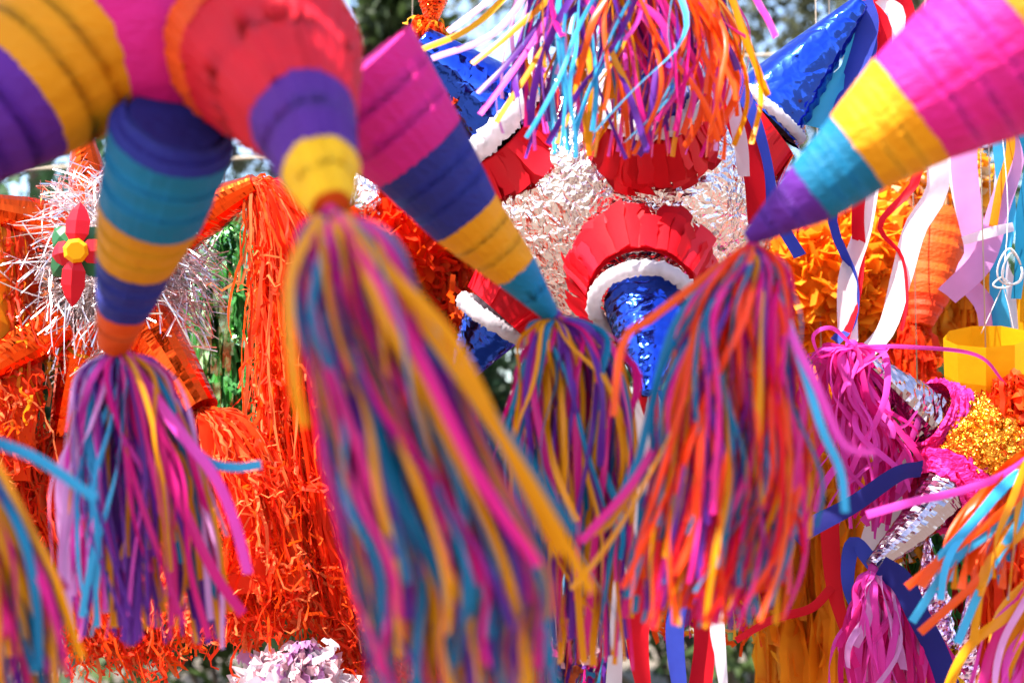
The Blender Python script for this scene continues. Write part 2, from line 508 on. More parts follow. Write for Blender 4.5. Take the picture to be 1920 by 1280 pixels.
def shred_tassel(parent, knot, rows, n, mats, wpx, seed, thick=0.6, curl=1.0, core=True, name='tissue_tassel', seg=22):
    """shredded tissue: a mass of thin kinked strips too many to count, curling loose toward the ends"""
    rs = np.random.RandomState(seed)
    kx, ky, kd = knot
    parts = [[] for _ in mats]
    for i in range(n):
        th = rs.rand() * 2 * np.pi
        rho = rs.rand() ** 0.42
        uu, vv = rho * math.cos(th), rho * math.sin(th)
        pts = [P(kx + uu * 6, ky, kd + S(vv * 6, kd))]
        for (py, xl, xr) in rows:
            h = (xr - xl) / 2; m = (xl + xr) / 2
            pts.append(P(m + uu * h + rs.randn() * 5, py + rs.randn() * 8, kd + S(vv * h * thick, kd)))
        curly = rs.rand() < 0.52 * min(curl, 1.2)
        t0 = rs.rand() * 0.45 if rs.rand() < 0.5 else 0.0
        if curly:
            t0 = 0.25 + 0.68 * rs.rand()
        full = catmull(pts, 90)
        t1 = min(1.0, t0 + (0.07 + 0.08 * rs.rand() if curly else 0.30 + 0.7 * rs.rand()))
        sub = full[int(t0 * 89):max(int(t1 * 89), int(t0 * 89) + 6)]
        idx = np.linspace(0, len(sub) - 1, seg).astype(int)
        path = sub[idx].copy()
        t = np.linspace(0, 1, seg)
        kink = np.cumsum(rs.randn(seg, 3), axis=0)
        kink -= kink[0]
        amp = S(9.0, kd) * curl * (0.25 + 1.0 * t ** 1.2 * (0.3 + rho))
        path += kink * amp[:, None] * (0.45 if not curly else 0.7)
        if curly:
            lp = S(9 + 9 * rs.rand(), kd); w0 = 4 + 5 * rs.rand(); f0 = rs.rand() * 6
            path += np.stack([np.cos(t * w0 + f0) * lp, np.sin(t * w0 * 0.8 + f0) * lp, np.sin(t * w0 + f0) * lp], 1)
        ang = rs.rand() * 6 + np.cumsum(rs.randn(seg)) * 0.45
        v, f = ribbon_geo(path, S(wpx * (0.6 + 0.7 * rs.rand()), kd), ang)
        parts[int(rs.rand() * len(mats))].append((v, f))
    first = None
    root = knot_mesh(parent, knot, 12, mats[0], name)
    for p, m in zip(parts, mats):
        if p:
            link_mesh('shreds', *merge(p), m, root, kind='stuff')
    if core:   # folded inner sheets of the same tissue
        for s in range(11):
            th = s / 11 * 2 * np.pi
            pts = [P(kx, ky + 4, kd)]
            ex = []
            for (py, xl, xr) in rows[:-1] if len(rows) > 2 else rows:
                h = (xr - xl) / 2 * 0.72; m = (xl + xr) / 2
                pts.append(P(m + math.cos(th) * h, py, kd + S(math.sin(th) * h * thick, kd)))
                ex.append(h)
            path = catmull(pts, 24)
            wd = np.interp(np.linspace(0, 1, 24), np.linspace(0, 1, len(ex) + 1), [8] + ex) * 1.0
            v, f = ribbon_geo(path, S(1, kd) * wd, 1.57 + th + 0.3 * np.sin(np.linspace(0, 9, 24) + th), cup=0.3)
            link_mesh('sheet', v, f, mats[s % len(mats)], root)
    return root

def tube(pts, r, nth=8):
    pts = np.asarray(pts, float)
    T = np.gradient(pts, axis=0)
    st = []
    r = np.broadcast_to(r, (len(pts),))
    a, u, w = frame_of(pts[-1] - pts[0])
    for p, t, rr in zip(pts, T, r):
        t = unit(t)
        uu = unit(u - t * np.dot(u, t)); ww = np.cross(t, uu)
        st.append((p, rr, uu, ww))
    return lathe(st, nth, cap0=True, cap1=True)
def hang_cord(parent, top_of, z=3.6, name='hanging_cord'):
    p = np.asarray(top_of, float)
    q = p.copy(); q[2] = z
    return link_mesh(name, *tube([p, (p + q) / 2 + np.array([0.004, 0, 0]), q], 0.0015, 6), M['twine'], parent)

# ================================================================== SETTING
n = 40
gx, gy = np.meshgrid(np.linspace(-120, 120, n), np.linspace(-40, 260, n))
gz = 0.03 * np.sin(gx * 0.7) * np.cos(gy * 0.5)
gv = np.stack([gx, gy, gz], -1).reshape(-1, 3)
gf = [(i * n + j, i * n + j + 1, (i + 1) * n + j + 1, (i + 1) * n + j) for i in range(n - 1) for j in range(n - 1)]
g = link_mesh('ground', gv, gf, M['earth'])
g["kind"] = 'structure'

def leaf_cloud(rs, centres, radii, n, size):
    c = np.array(centres)[rs.randint(0, len(centres), n)]
    r = np.array(radii)[rs.randint(0, len(radii), n)]
    d = rs.randn(n, 3); d /= np.linalg.norm(d, axis=1)[:, None]
    p = c + d * (r * rs.rand(n) ** 0.45)[:, None]
    a = rs.randn(n, 3); a /= np.linalg.norm(a, axis=1)[:, None]
    b = np.cross(a, rs.randn(n, 3)); b /= np.linalg.norm(b, axis=1)[:, None]
    s = size * (0.6 + 0.8 * rs.rand(n))[:, None]
    cr = np.cross(a, b)
    v = np.stack([p - a * s, p + b * s * 0.42 + cr * s * 0.12, p + a * s, p - b * s * 0.42 + cr * s * 0.12], 1).reshape(-1, 3)
    f = np.arange(n * 4).reshape(n, 4)
    return v, f.tolist()
def tree(x, y, h, spread, label, leafmat, seed, nleaf=5000, leaf=0.07, clear=0.45, nl=9, lean=(0, 0), gaps=()):
    rs = np.random.RandomState(seed)
    t = thing('tree', (x, y, 0), label, 'tree', 'trees behind and over the piñatas')
    base = np.array([x, y, 0.0])
    top = base + np.array([lean[0], lean[1], h * 0.86])
    trunk = catmull([base + [0, 0, -0.1], base + [rs.randn() * 0.08 + lean[0] * .3, rs.randn() * 0.08 + lean[1] * .3, h * 0.35], base + [lean[0] * .65, lean[1] * .65 + rs.randn() * .1, h * 0.62], top], 14)
    tr = link_mesh('trunk', *tube(trunk, np.linspace(0.045 * h ** .8, 0.012, 14), 10), M['bark'], t)
    cens, rads = [], []
    for i in range(nl):
        q = clear + (0.95 - clear) * (i + 0.5) / nl
        p0 = trunk[int(q * 13)]
        az = i * 2.4 + rs.rand()
        ln = spread * (0.55 + 0.5 * rs.rand()) * (1.15 - 0.5 * q)
        p1 = p0 + np.array([math.cos(az) * ln, math.sin(az) * ln, ln * (0.25 + 0.3 * rs.rand())])
        mid = (p0 + p1) / 2 + np.array([0, 0, ln * 0.12])
        limb = catmull([p0, mid, p1], 9)
        link_mesh('limb', *tube(limb, np.linspace(0.016 * h ** .7, 0.006, 9), 7), M['bark'], tr)
        for s in (0.55, 0.8, 1.0):
            cens.append(limb[int(s * 8)] + rs.randn(3) * 0.12 * spread * 0.5)
        rads += [spread * 0.22, spread * 0.30, spread * 0.16]
    cens.append(top)
    lv, lf = leaf_cloud(rs, cens, rads, nleaf, leaf)
    keep = np.ones(len(lv) // 4, bool)
    mid = lv.reshape(-1, 4, 3).mean(1)
    for gp, gr in gaps:      # leaves cut away along sun rays so light reaches chosen spots
        rel = mid - gp
        dist = np.linalg.norm(rel - np.outer(rel @ SUN_TO, SUN_TO), axis=1)
        keep &= dist > gr
    lv = lv.reshape(-1, 4, 3)[keep].reshape(-1, 3)
    link_mesh('crown', lv, np.arange(len(lv)).reshape(-1, 4).tolist(), leafmat, t, smooth=False)
    return t
tree(-4.4, 13.0, 8.5, 2.8, 'olive green tree far behind the red and silver piñata', M['leaf_olive'], 1, 6000, 0.09)
tree(-1.05, 10.0, 6.2, 0.95, 'dark leafy tree rising behind the orange cone pointed at the viewer', M['leaf'], 2, 7000, 0.07)
tree(0.9, 17.0, 10.5, 3.4, 'pale blurred tree seen between blue foil cone and coloured streamers', M['leaf_olive'], 3, 5000, 0.09)
tree(4.2, 14.0, 9.0, 3.0, 'grey green tree behind the large pink paper cone', M['leaf_olive'], 4, 5000, 0.09)
tree(-2.9, 0.5, 5.2, 1.35, 'unseen leafy tree added overhead to shade the striped star piñatas', M['leaf'], 5, 12000, 0.08, clear=0.74, nl=12, lean=(1.7, 0.25),  # out of view, added to throw dappled shade on the front piñatas
     gaps=[(P(1660, 170, 1.60), 0.20), (P(150, 850, 1.88), 0.15), (P(190, 400, 1.78), 0.10), (P(1100, 60, 2.33), 0.40), (P(1230, 1020, 1.72), 0.16), (P(1000, 700, 2.03), 0.09),
           (P(100, 850, 3.0), 0.5), (P(500, 800, 2.95), 0.45), (P(1165, 330, 2.9), 0.42), (P(1750, 850, 2.95), 0.4), (P(1530, 1100, 3.4), 0.4)])  # crown shaped for the light: each opening puts sun on its point
def shrub(x, y, r, h, label, mat, seed):
    rs = np.random.RandomState(seed)
    t = thing('shrub', (x, y, 0), label, 'shrub', 'shrubs behind the piñatas')
    cens = [np.array([x + rs.randn() * r * 0.5, y + rs.randn() * r * 0.35, h * (0.2 + 0.65 * rs.rand())]) for _ in range(16)]
    for i in range(6):
        link_mesh('stem', *tube(catmull([np.array([x + rs.randn() * .1, y, 0]), (cens[i] + [x, y, 0]) / 2, cens[i]], 6), np.linspace(0.03, 0.008, 6), 6), M['bark'], t)
    link_mesh('foliage', *leaf_cloud(rs, cens, [r * 0.5, r * 0.65], 3500, 0.08), mat, t, smooth=False)
shrub_labels = ['dark green shrub low behind the leftmost red shredded tassels', 'dark shrub behind the green foil streamers',
                'dark green shrub under the pale pink tissue flower piñata', 'dense shrub behind the long multicoloured streamers in the middle',
                'dark shrub in the gap beside the orange fringe column', 'dark green shrub behind the red orange paper cone', 'shrub behind the pink ruffled piñata']
for i, lb in enumerate(shrub_labels):
    shrub(-4.2 + i * 1.35, 8.6 + 0.5 * math.sin(i * 2.1), 1.0, 3.4 + 0.4 * math.sin(i * 1.7), lb, M['leaf_dark'] if i % 2 else M['leaf'], 40 + i)
for i, lb in enumerate(['tall dark shrub far back behind the tinsel piñata', 'tall dark shrub far back in the middle behind the silver piñata', 'tall dark shrub far back behind the golden tissue piñatas', 'tall dark shrub far back past the yellow paper cup']):
    shrub(-3.6 + i * 2.7, 10.6, 1.9, 4.6 if i == 0 else 3.7, lb, M['leaf_dark'], 60 + i)

def rope(p0, p1, sag, label, seed=0, r=0.006):
    t = np.linspace(0, 1, 24)
    pts = np.outer(1 - t, p0) + np.outer(t, p1)
    pts[:, 2] -= sag * 4 * t * (1 - t)
    o = link_mesh('rope', *tube(pts, r, 7), M['twine'])
    tag(o, label, 'rope', 'ropes strung across')
rope(P(-300, 120, 5.2), P(2300, 55, 5.2), 0.06, 'thin pale rope strung across behind the blue foil cone near the top')
rope(P(-300, 330, 6.0), P(2300, 150, 6.0), 0.05, 'blurred lower rope crossing behind the blue foil cone')

# ================================================================== PINATAS IN FRONT
cr = lambda *a: [M['crepe_' + x] for x in a]
# --- striped star with the cone pointed at the viewer
A = thing('star_pinata', P(300, 250, 1.75), 'striped crepe star piñata with magenta body and orange cone pointing at the viewer', 'piñata', 'multicoloured striped star piñatas')
crumpled_ball(A, (300, 15, 1.76), 228, M['crepe_magenta'], 0.012, 5.0, 5, name='body', smooth=True)
hang_cord(A, P(300, -190, 1.76))
crepe_cone(A, [(190, 50, 1.72, 182), (155, 78, 1.71, 172), (25, 180, 1.68, 140), (-120, 285, 1.62, 98), (-330, 420, 1.55, 30)], cr('magenta', 'mustard', 'purple', 'teal'), 11, rows=[1, 3, 3, 3])
crepe_cone(A, [(332, 222, 1.67, 96), (323, 256, 1.67, 118), (285, 390, 1.75, 99), (256, 482, 1.82, 74), (232, 575, 1.88, 50), (213, 645, 1.92, 31)], cr('navy', 'teal', 'mustard', 'navy', 'orange'), 12, rows=[2, 3, 3, 3, 2])
crepe_cone(A, [(662, 140, 1.93, 140), (785, 287, 1.96, 100), (873, 407, 1.99, 71), (967, 507, 2.02, 43), (1035, 592, 2.05, 15)], cr('magenta', 'navy', 'mustard', 'teal'), 13, rows=[3, 3, 3, 2])
crepe_cone(A, [(490, 85, 1.66, 178), (512, 110, 1.60, 168), (570, 225, 1.45, 98), (602, 322, 1.36, 72), (622, 392, 1.31, 40)], cr('orange', 'red', 'purple', 'yellow'), 14, rows=[1, 2, 2, 2], rough=2.6)
t1 = tassel(A, (620, 398, 1.30), [(450, 560, 735), (600, 552, 815), (760, 580, 890), (920, 612, 965), (1080, 645, 1045), (1220, 670, 1030), (1350, 690, 1040)], 230, ['magenta', 'purple', 'mustard', 'teal', 'purple', 'mustard', 'teal', 'mustard', 'magenta', 'teal'], 15, 21, wild=0.95, short=0.6, single=85)
for i, (pts, c) in enumerate([([(640, 405, 1.29), (760, 560, 1.27), (900, 760, 1.25), (1010, 930, 1.24), (1110, 1110, 1.24)], 'mustard'), ([(650, 410, 1.29), (790, 620, 1.27), (940, 800, 1.25), (1080, 1000, 1.25)], 'teal'),
                              ([(630, 405, 1.28), (770, 640, 1.25), (900, 900, 1.24), (1010, 1060, 1.23)], 'magenta'), ([(600, 405, 1.28), (545, 520, 1.27), (550, 700, 1.26), (570, 800, 1.26)], 'mustard'),
                              ([(640, 405, 1.28), (740, 520, 1.26), (850, 640, 1.25), (960, 860, 1.25), (1050, 1040, 1.25)], 'mustard')]):
    strand(t1, pts, 24, M['strip_' + c], 1.4, 0.3)
t2 = tassel(A, (220, 655, 1.93), [(700, 150, 315), (800, 125, 360), (900, 112, 395), (1050, 108, 430), (1200, 115, 450)], 205, ['lilac', 'fuchsia', 'skyblue', 'mustard', 'purple', 'purple', 'purple', 'mustard', 'magenta', 'purple', 'teal', 'magenta', 'mustard'], 10.5, 22, wild=0.85, bias='x', short=0.7)
strand(t2, [(230, 660, 1.92), (320, 780, 1.9), (385, 860, 1.87), (440, 876, 1.86), (490, 870, 1.86)], 17, M['strip_skyblue'], 1.5, 0.1)
strand(t2, [(230, 660, 1.92), (330, 800, 1.88), (400, 890, 1.85), (440, 980, 1.84), (465, 1075, 1.84)], 22, M['strip_fuchsia'], 1.3, 0.3)
strand(t2, [(230, 660, 1.92), (330, 920, 1.88), (400, 1070, 1.85), (455, 1150, 1.84)], 22, M['strip_magenta'], 1.3, 0.3)
t3 = tassel(A, (1040, 592, 2.05), [(630, 985, 1135), (720, 960, 1180), (860, 945, 1195), (1020, 960, 1195), (1240, 985, 1185)], 165, ['purple', 'mustard', 'mustard', 'purple', 'magenta', 'mustard', 'teal', 'magenta'], 11.5, 23, wild=1.15, short=0.6, single=70)
t7 = tassel(A, (-330, 430, 1.54), [(620, -300, -180), (820, -220, -40), (980, -150, 50), (1120, -110, 95), (1290, -70, 125)], 90, ['magenta', 'mustard', 'magenta', 'mustard', 'purple', 'fuchsia', 'teal'], 17, 24, wild=0.8, short=0.85)
strand(t7, [(-320, 440, 1.54), (-170, 690, 1.55), (-40, 810, 1.56), (70, 860, 1.57), (180, 935, 1.58)], 24, M['strip_skyblue'], 1.4, 0.2)
strand(t7, [(-320, 440, 1.54), (-170, 760, 1.55), (-30, 960, 1.55), (60, 1040, 1.55), (120, 1110, 1.55)], 38, M['strip_magenta'], 1.4, 0.2)

# --- striped star whose pink cone enters from the upper right
B = thing('star_pinata', P(2150, 100, 1.62), 'striped crepe star piñata with wide pink cone entering from the upper right corner', 'piñata', 'multicoloured striped star piñatas')
crumpled_ball(B, (2200, -120, 1.60), 250, M['crepe_magenta'], 0.012, 5.0, 5, name='body', smooth=True)
hang_cord(B, P(2200, -360, 1.60))
crepe_cone(B, [(2060, -40, 1.62, 222), (1912, 75, 1.65, 180), (1708, 205, 1.68, 117), (1608, 285, 1.70, 84), (1522, 360, 1.72, 63), (1402, 448, 1.75, 14)], cr('mustard', 'magenta', 'mustard', 'teal', 'purple'), 15, rows=[2, 4, 3, 3, 3])
t4 = tassel(B, (1412, 458, 1.75), [(505, 1360, 1465), (600, 1290, 1485), (740, 1245, 1500), (900, 1215, 1510), (1040, 1185, 1500), (1170, 1160, 1475)], 330, ['magenta', 'orange', 'teal', 'mustard', 'tissue', 'magenta', 'purple', 'red', 'magenta', 'teal', 'tissue'], 11, 25, wild=1.15, short=0.6, single=150)
for i, (pts, c) in enumerate([([(1400, 470, 1.76), (1300, 620, 1.76), (1240, 800, 1.75), (1190, 900, 1.74), (1090, 1015, 1.73)], 'magenta'), ([(1400, 470, 1.76), (1290, 650, 1.76), (1220, 850, 1.75), (1150, 970, 1.74), (1105, 1000, 1.74)], 'mustard'),
                              ([(1390, 470, 1.76), (1270, 600, 1.76), (1215, 790, 1.75), (1190, 880, 1.75), (1130, 990, 1.74)], 'teal'), ([(1390, 470, 1.76), (1230, 590, 1.76), (1170, 640, 1.75), (1150, 780, 1.74)], 'orange'),
                              ([(1420, 470, 1.74), (1480, 620, 1.72), (1530, 720, 1.7), (1580, 830, 1.7), (1640, 850, 1.7)], 'fuchsia'), ([(1420, 470, 1.74), (1490, 640, 1.72), (1540, 800, 1.7), (1575, 880, 1.7), (1585, 960, 1.7)], 'skyblue')]):
    strand(t4, pts, 16, M['strip_' + c], 1.3, 0.5)

# --- striped star above the frame: its streamers hang into view
Cn = thing('star_pinata', P(1160, -260, 2.35), 'striped star piñata above the frame with sunlit lilac and yellow streamers hanging into view', 'piñata', 'multicoloured striped star piñatas')
crumpled_ball(Cn, (1160, -520, 2.35), 150, M['crepe_magenta'], 0.012, 5.0, 4, name='body', smooth=True)
hang_cord(Cn, P(1160, -650, 2.35), 3.9)
crepe_cone(Cn, [(1160, -420, 2.35, 100), (1160, -370, 2.35, 82), (1160, -310, 2.35, 58), (1160, -225, 2.35, 14)], cr('teal', 'mustard', 'purple'), 16)
t5 = tassel(Cn, (1160, -215, 2.35), [(-150, 1080, 1240), (-60, 1010, 1330), (60, 960, 1410), (170, 950, 1425), (290, 955, 1395)], 240, ['lilac', 'purple', 'skyblue', 'mustard', 'fuchsia', 'purple', 'magenta', 'orange', 'orange', 'mustard'], 10.5, 26, wild=1.3, short=0.5, bias='x', single=150)
for i, (pts, c) in enumerate([([(1150, -215, 2.35), (1040, -110, 2.33), (900, 40, 2.32), (775, 100, 2.31)], 'yellow'), ([(1150, -215, 2.35), (1020, -60, 2.33), (930, 60, 2.32), (810, 110, 2.31)], 'lilac'),
                              ([(1150, -215, 2.35), (1060, -40, 2.33), (960, 60, 2.32), (885, 120, 2.31)], 'mustard'), ([(1150, -215, 2.35), (1040, 0, 2.33), (950, 120, 2.32), (895, 175, 2.31)], 'purple'),
                              ([(1150, -215, 2.35), (1070, 0, 2.33), (1000, 120, 2.32), (930, 230, 2.31)], 'mustard'), ([(1150, -215, 2.35), (1040, -120, 2.33), (930, -10, 2.32), (840, 60, 2.31)], 'lilac'),
                              ([(1150, -215, 2.35), (1050, -20, 2.33), (985, 100, 2.32), (900, 215, 2.31)], 'fuchsia'), ([(1160, -215, 2.35), (1110, 0, 2.33), (1085, 150, 2.32), (1045, 270, 2.31)], 'mustard'),
                              ([(1170, -215, 2.35), (1340, -60, 2.33), (1400, 80, 2.32), (1440, 180, 2.31)], 'mustard'), ([(1170, -215, 2.35), (1370, -60, 2.33), (1430, 20, 2.32), (1455, 70, 2.31)], 'fuchsia')]):
    strand(t5, pts, 13, M['strip_' + c], 1.3, 0.6)

# --- striped star off the right edge: streamers blown into view
E = thing('star_pinata', P(2250, 820, 2.3), 'striped star piñata beyond the right edge whose orange and blue streamers blow across', 'piñata', 'multicoloured striped star piñatas')
crumpled_ball(E, (2330, 640, 2.3), 150, M['crepe_orange'], 0.012, 5.0, 4, name='body', smooth=True)
hang_cord(E, P(2330, 500, 2.3))
crepe_cone(E, [(2240, 680, 2.3, 90), (2170, 710, 2.3, 68), (2100, 742, 2.3, 45), (2020, 780, 2.3, 13)], cr('magenta', 'teal', 'orange'), 17)
crepe_cone(E, [(2270, 740, 2.3, 90), (2210, 820, 2.3, 68), (2150, 900, 2.3, 45), (2080, 990, 2.3, 13)], cr('magenta', 'mustard', 'purple'), 18)
t6 = tassel(E, (2015, 784, 2.3), [(850, 1930, 1985), (930, 1840, 1965), (1020, 1770, 1945), (1120, 1740, 1930)], 34, ['orange', 'teal', 'orange', 'mustard', 'skyblue', 'orange'], 14, 27, wild=0.9, short=0.8, dend=-0.1)
for pts, c in [([(2010, 790, 2.28), (1900, 880, 2.25), (1800, 920, 2.22), (1720, 938, 2.2), (1625, 965, 2.2)], 'fuchsia'), ([(2010, 790, 2.28), (1910, 930, 2.22), (1800, 1020, 2.2), (1700, 1100, 2.2)], 'orange'),
               ([(2010, 790, 2.28), (1900, 960, 2.22), (1790, 1050, 2.2), (1710, 1165, 2.2)], 'skyblue'), ([(2010, 790, 2.28), (1920, 980, 2.22), (1830, 1090, 2.2), (1725, 1185, 2.2)], 'orange'),
               ([(2010, 790, 2.28), (1920, 960, 2.22), (1850, 1080, 2.2), (1795, 1205, 2.2)], 'skyblue'), ([(2010, 790, 2.28), (1930, 980, 2.22), (1850, 1060, 2.2), (1825, 1200, 2.2)], 'mustard')]:
    strand(t6, pts, 15, M['strip_' + c], 1.3, 0.3)
t6b = tassel(E, (2078, 995, 2.3), [(1070, 1940, 2040), (1150, 1880, 1990), (1230, 1840, 1960), (1340, 1800, 1950)], 34, ['lilac', 'fuchsia', 'mustard', 'magenta', 'gold', 'fuchsia'], 14, 29, wild=0.9, short=0.85)

# ================================================================== SILVER, RED AND BLUE PINATA
Sv = thing('star_pinata', P(1165, 600, 3.05), 'crinkled silver foil star piñata with red fringed collars and shiny blue cones', 'piñata')
crumpled_ball(Sv, (1165, 362, 3.06), 292, M['foil_silver'], 0.034, 12.0, 6, name='foil_body', smooth=True)
hang_cord(Sv, P(1168, 80, 3.06), 3.9)
reds = [M['tissue_red'], M['tissue_red'], M['strip_red']]
def blue_arm(red0, red1, white, wthick, blue, seed, nstrip=26, layers=2):
    ax = P(*blue[-1][:3]) - P(*blue[0][:3])
    strip_collar(Sv, [red0, red1], reds, seed, nstrip, layers)
    braid_ring(Sv, white[:3], white[3], wthick, ax, M['tissue_white'], seed)
    return foil_cone(Sv, blue, M['foil_blue'], seed, nt=60, amp=0.035, rip=11, zmin=0.06, smooth=True)
blue_arm((1000, 270, 2.90, 126), (950, 225, 2.87, 108), (938, 215, 2.87, 99), 14, [(952, 228, 2.885, 100), (870, 150, 2.85, 62), (785, 75, 2.82, 30)], 31)
blue_arm((1345, 285, 3.02, 120), (1428, 218, 3.0, 93), (1437, 208, 3.0, 84), 6, [(1428, 220, 3.005, 86), (1525, 105, 2.985, 50), (1614, 4, 2.97, 16)], 32, 30, 3)
blue_arm((1203, 515, 2.75, 128), (1204, 558, 2.66, 103), (1205, 570, 2.65, 92), 10, [(1211, 568, 2.665, 80), (1216, 650, 2.58, 58), (1216, 740, 2.5, 14)], 33, 30, 3)
blue_arm((1224, 252, 2.75, 116), (1218, 190, 2.66, 98), (1218, 180, 2.65, 88), 12, [(1218, 178, 2.66, 78), (1219, 120, 2.58, 48), (1220, 40, 2.5, 10)], 34, 30, 3)
blue_arm((985, 540, 3.03, 96), (938, 592, 3.03, 78), (930, 600, 3.03, 72), 9, [(932, 598, 3.03, 66), (890, 660, 3.05, 42), (845, 735, 3.05, 10)], 35)
tis = lambda c: M['tissue_' + c]
for i, (pts, w_, c, a, tw) in enumerate([
    ([(1614, 4, 2.99), (1625, 60, 2.98), (1580, 200, 2.97), (1545, 290, 2.96), (1500, 380, 2.96)], 46, 'blue', 1.5, 0.5),
    ([(1616, 4, 3.0), (1632, 90, 3.0), (1600, 230, 3.0), (1560, 400, 3.0), (1600, 520, 3.0), (1598, 600, 3.0), (1565, 640, 3.0)], 26, 'blue', 1.3, 1.2),
    ([(1616, 2, 3.0), (1660, 60, 3.0), (1640, 200, 3.0), (1610, 380, 3.0), (1610, 470, 3.0), (1600, 560, 3.0), (1580, 640, 3.0)], 28, 'red', 1.5, 0.8),
    ([(1616, 2, 3.01), (1680, 20, 3.0), (1670, 110, 3.0), (1650, 230, 3.0), (1620, 420, 3.0), (1590, 520, 3.0), (1590, 640, 3.0)], 34, 'white', 1.4, 0.3),
    ([(1616, 0, 3.0), (1660, -20, 3.0), (1695, 10, 3.0), (1706, 50, 3.0)], 34, 'red', 1.4, 0.5),
    ([(1616, 2, 2.99), (1600, 120, 2.99), (1555, 170, 2.98), (1530, 240, 2.98)], 40, 'skyblue', 1.2, 0.5),
    ([(1616, 2, 3.01), (1700, 150, 3.02), (1760, 330, 3.02), (1715, 430, 3.02), (1690, 520, 3.02), (1660, 620, 3.0), (1600, 680, 3.0)], 38, 'white', 1.5, 0.4),
    ([(1616, 2, 3.01), (1690, 200, 3.02), (1720, 330, 3.02), (1650, 420, 3.02), (1690, 480, 3.02), (1700, 560, 3.0), (1690, 620, 3.0)], 20, 'red', 1.5, 1.4),
    ([(1220, 45, 2.5), (1300, 60, 2.6), (1365, 190, 2.7), (1410, 310, 2.75), (1420, 420, 2.8)], 42, 'red', 1.5, 0.2),
    ([(1220, 45, 2.5), (1340, 90, 2.6), (1400, 200, 2.7), (1432, 300, 2.75), (1455, 400, 2.8), (1500, 480, 2.82)], 34, 'blue', 1.5, 0.3),
    ([(1220, 45, 2.5), (1345, 110, 2.6), (1385, 250, 2.68), (1395, 330, 2.72)], 26, 'white', 1.5, 0.3),
    ([(1216, 730, 2.5), (1240, 850, 2.6), (1280, 1050, 2.65), (1265, 1180, 2.66), (1275, 1300, 2.66)], 46, 'blue', 1.5, 0.7),
    ([(1216, 730, 2.5), (1200, 900, 2.6), (1160, 1080, 2.65), (1155, 1200, 2.66), (1150, 1300, 2.66)], 40, 'white', 1.5, 0.5),
    ([(1216, 730, 2.5), (1220, 900, 2.6), (1200, 1080, 2.66), (1195, 1200, 2.67), (1210, 1310, 2.67)], 46, 'red', 1.5, 0.4),
    ([(1216, 730, 2.5), (1260, 900, 2.6), (1300, 1080, 2.67), (1320, 1200, 2.68), (1310, 1310, 2.68)], 44, 'red', 1.4, 0.5),
    ([(1216, 730, 2.5), (1280, 900, 2.6), (1330, 1080, 2.66), (1345, 1200, 2.66), (1360, 1310, 2.66)], 38, 'white', 1.6, 0.7),
    ([(1055, 225, 2.88), (1010, 270, 2.83), (960, 315, 2.82), (912, 335, 2.84)], 30, 'white', 1.5, 0.0)]):
    ribbon(Sv, pts, w_, tis(c), a, tw, seed=i)

# ================================================================== RED AND SILVER TINSEL PINATA
Rd = thing('star_pinata', P(215, 640, 3.05), 'silver tinsel star piñata with orange foil cones, red shredded tassels and a paper poinsettia', 'piñata')
crumpled_ball(Rd, (215, 500, 3.06), 112, M['foil_silver'], 0.09, 6.0, 5, name='foil_body')
hang_cord(Rd, P(215, 380, 3.06), 3.9)
rs = np.random.RandomState(5)
tin = []
cc = P(215, 500, 3.05)
for i in range(3600):
    d = unit(rs.randn(3))
    if d[1] > 0.6:
        continue
    r0 = S(104, 3.05)
    ln = S(40 + 85 * rs.rand() ** 1.4, 3.05)
    tang = unit(np.cross(d, rs.randn(3)))
    p0 = cc + d * r0
    p1 = cc + d * (r0 + ln * 0.55) + tang * ln * 0.3 * rs.rand()
    p2 = cc + d * (r0 + ln * 0.9) + tang * ln * (0.2 + 0.8 * rs.rand()) - np.array([0, 0, 0.2 * ln])
    tin.append(ribbon_geo(catmull([p0, p1, p2], 5), S(2.6, 3.05), rs.rand() * 6 + np.linspace(0, rs.randn() * 2, 5)))
link_mesh('tinsel', *merge(tin), M['tinsel'], Rd, smooth=False, kind='stuff')
for i, rg in enumerate([[(110, 437, 2.99, 50), (50, 412, 2.97, 46), (-60, 385, 2.9, 26)], [(330, 430, 3.0, 50), (400, 390, 2.98, 42), (480, 345, 2.94, 20)],
                        [(265, 595, 2.98, 56), (315, 672, 2.94, 50), (376, 770, 2.88, 36)], [(110, 600, 2.98, 52), (50, 645, 2.94, 46), (-60, 715, 2.88, 24)],
                        [(160, 600, 3.0, 42), (135, 700, 3.0, 32), (110, 815, 3.0, 18)], [(180, 400, 3.06, 44), (165, 330, 3.08, 36), (150, 230, 3.1, 15)]]):
    foil_cone(Rd, rg, M['foil_orange'], 60 + i, amp=0.03, rip=2.5, nth=18)
red_t = [tis('tissue'), tis('tissue'), tis('orange'), tis('salmon')]
shred_tassel(Rd, (478, 345, 2.94), [(360, 468, 550), (470, 480, 615), (640, 485, 645), (820, 490, 668), (980, 520, 690), (1130, 580, 715), (1260, 640, 735)], 1150, red_t, 5.6, 61)
shred_tassel(Rd, (376, 765, 2.88), [(800, 325, 470), (900, 325, 530), (1010, 320, 560), (1110, 290, 585), (1195, 300, 560)], 1300, red_t, 5.6, 62)
shred_tassel(Rd, (110, 810, 3.0), [(850, 60, 195), (950, 30, 230), (1060, 60, 260), (1160, 120, 310), (1240, 150, 340)], 800, red_t, 5.6, 63)
shred_tassel(Rd, (-62, 390, 2.95), [(430, -80, 55), (560, -80, 75), (720, -80, 75), (860, -80, 70)], 460, red_t + [tis('amber')], 5.6, 64)
shred_tassel(Rd, (-62, 715, 2.92), [(740, -90, 60), (900, -90, 60), (1090, -80, 70)], 320, red_t, 5.6, 65)
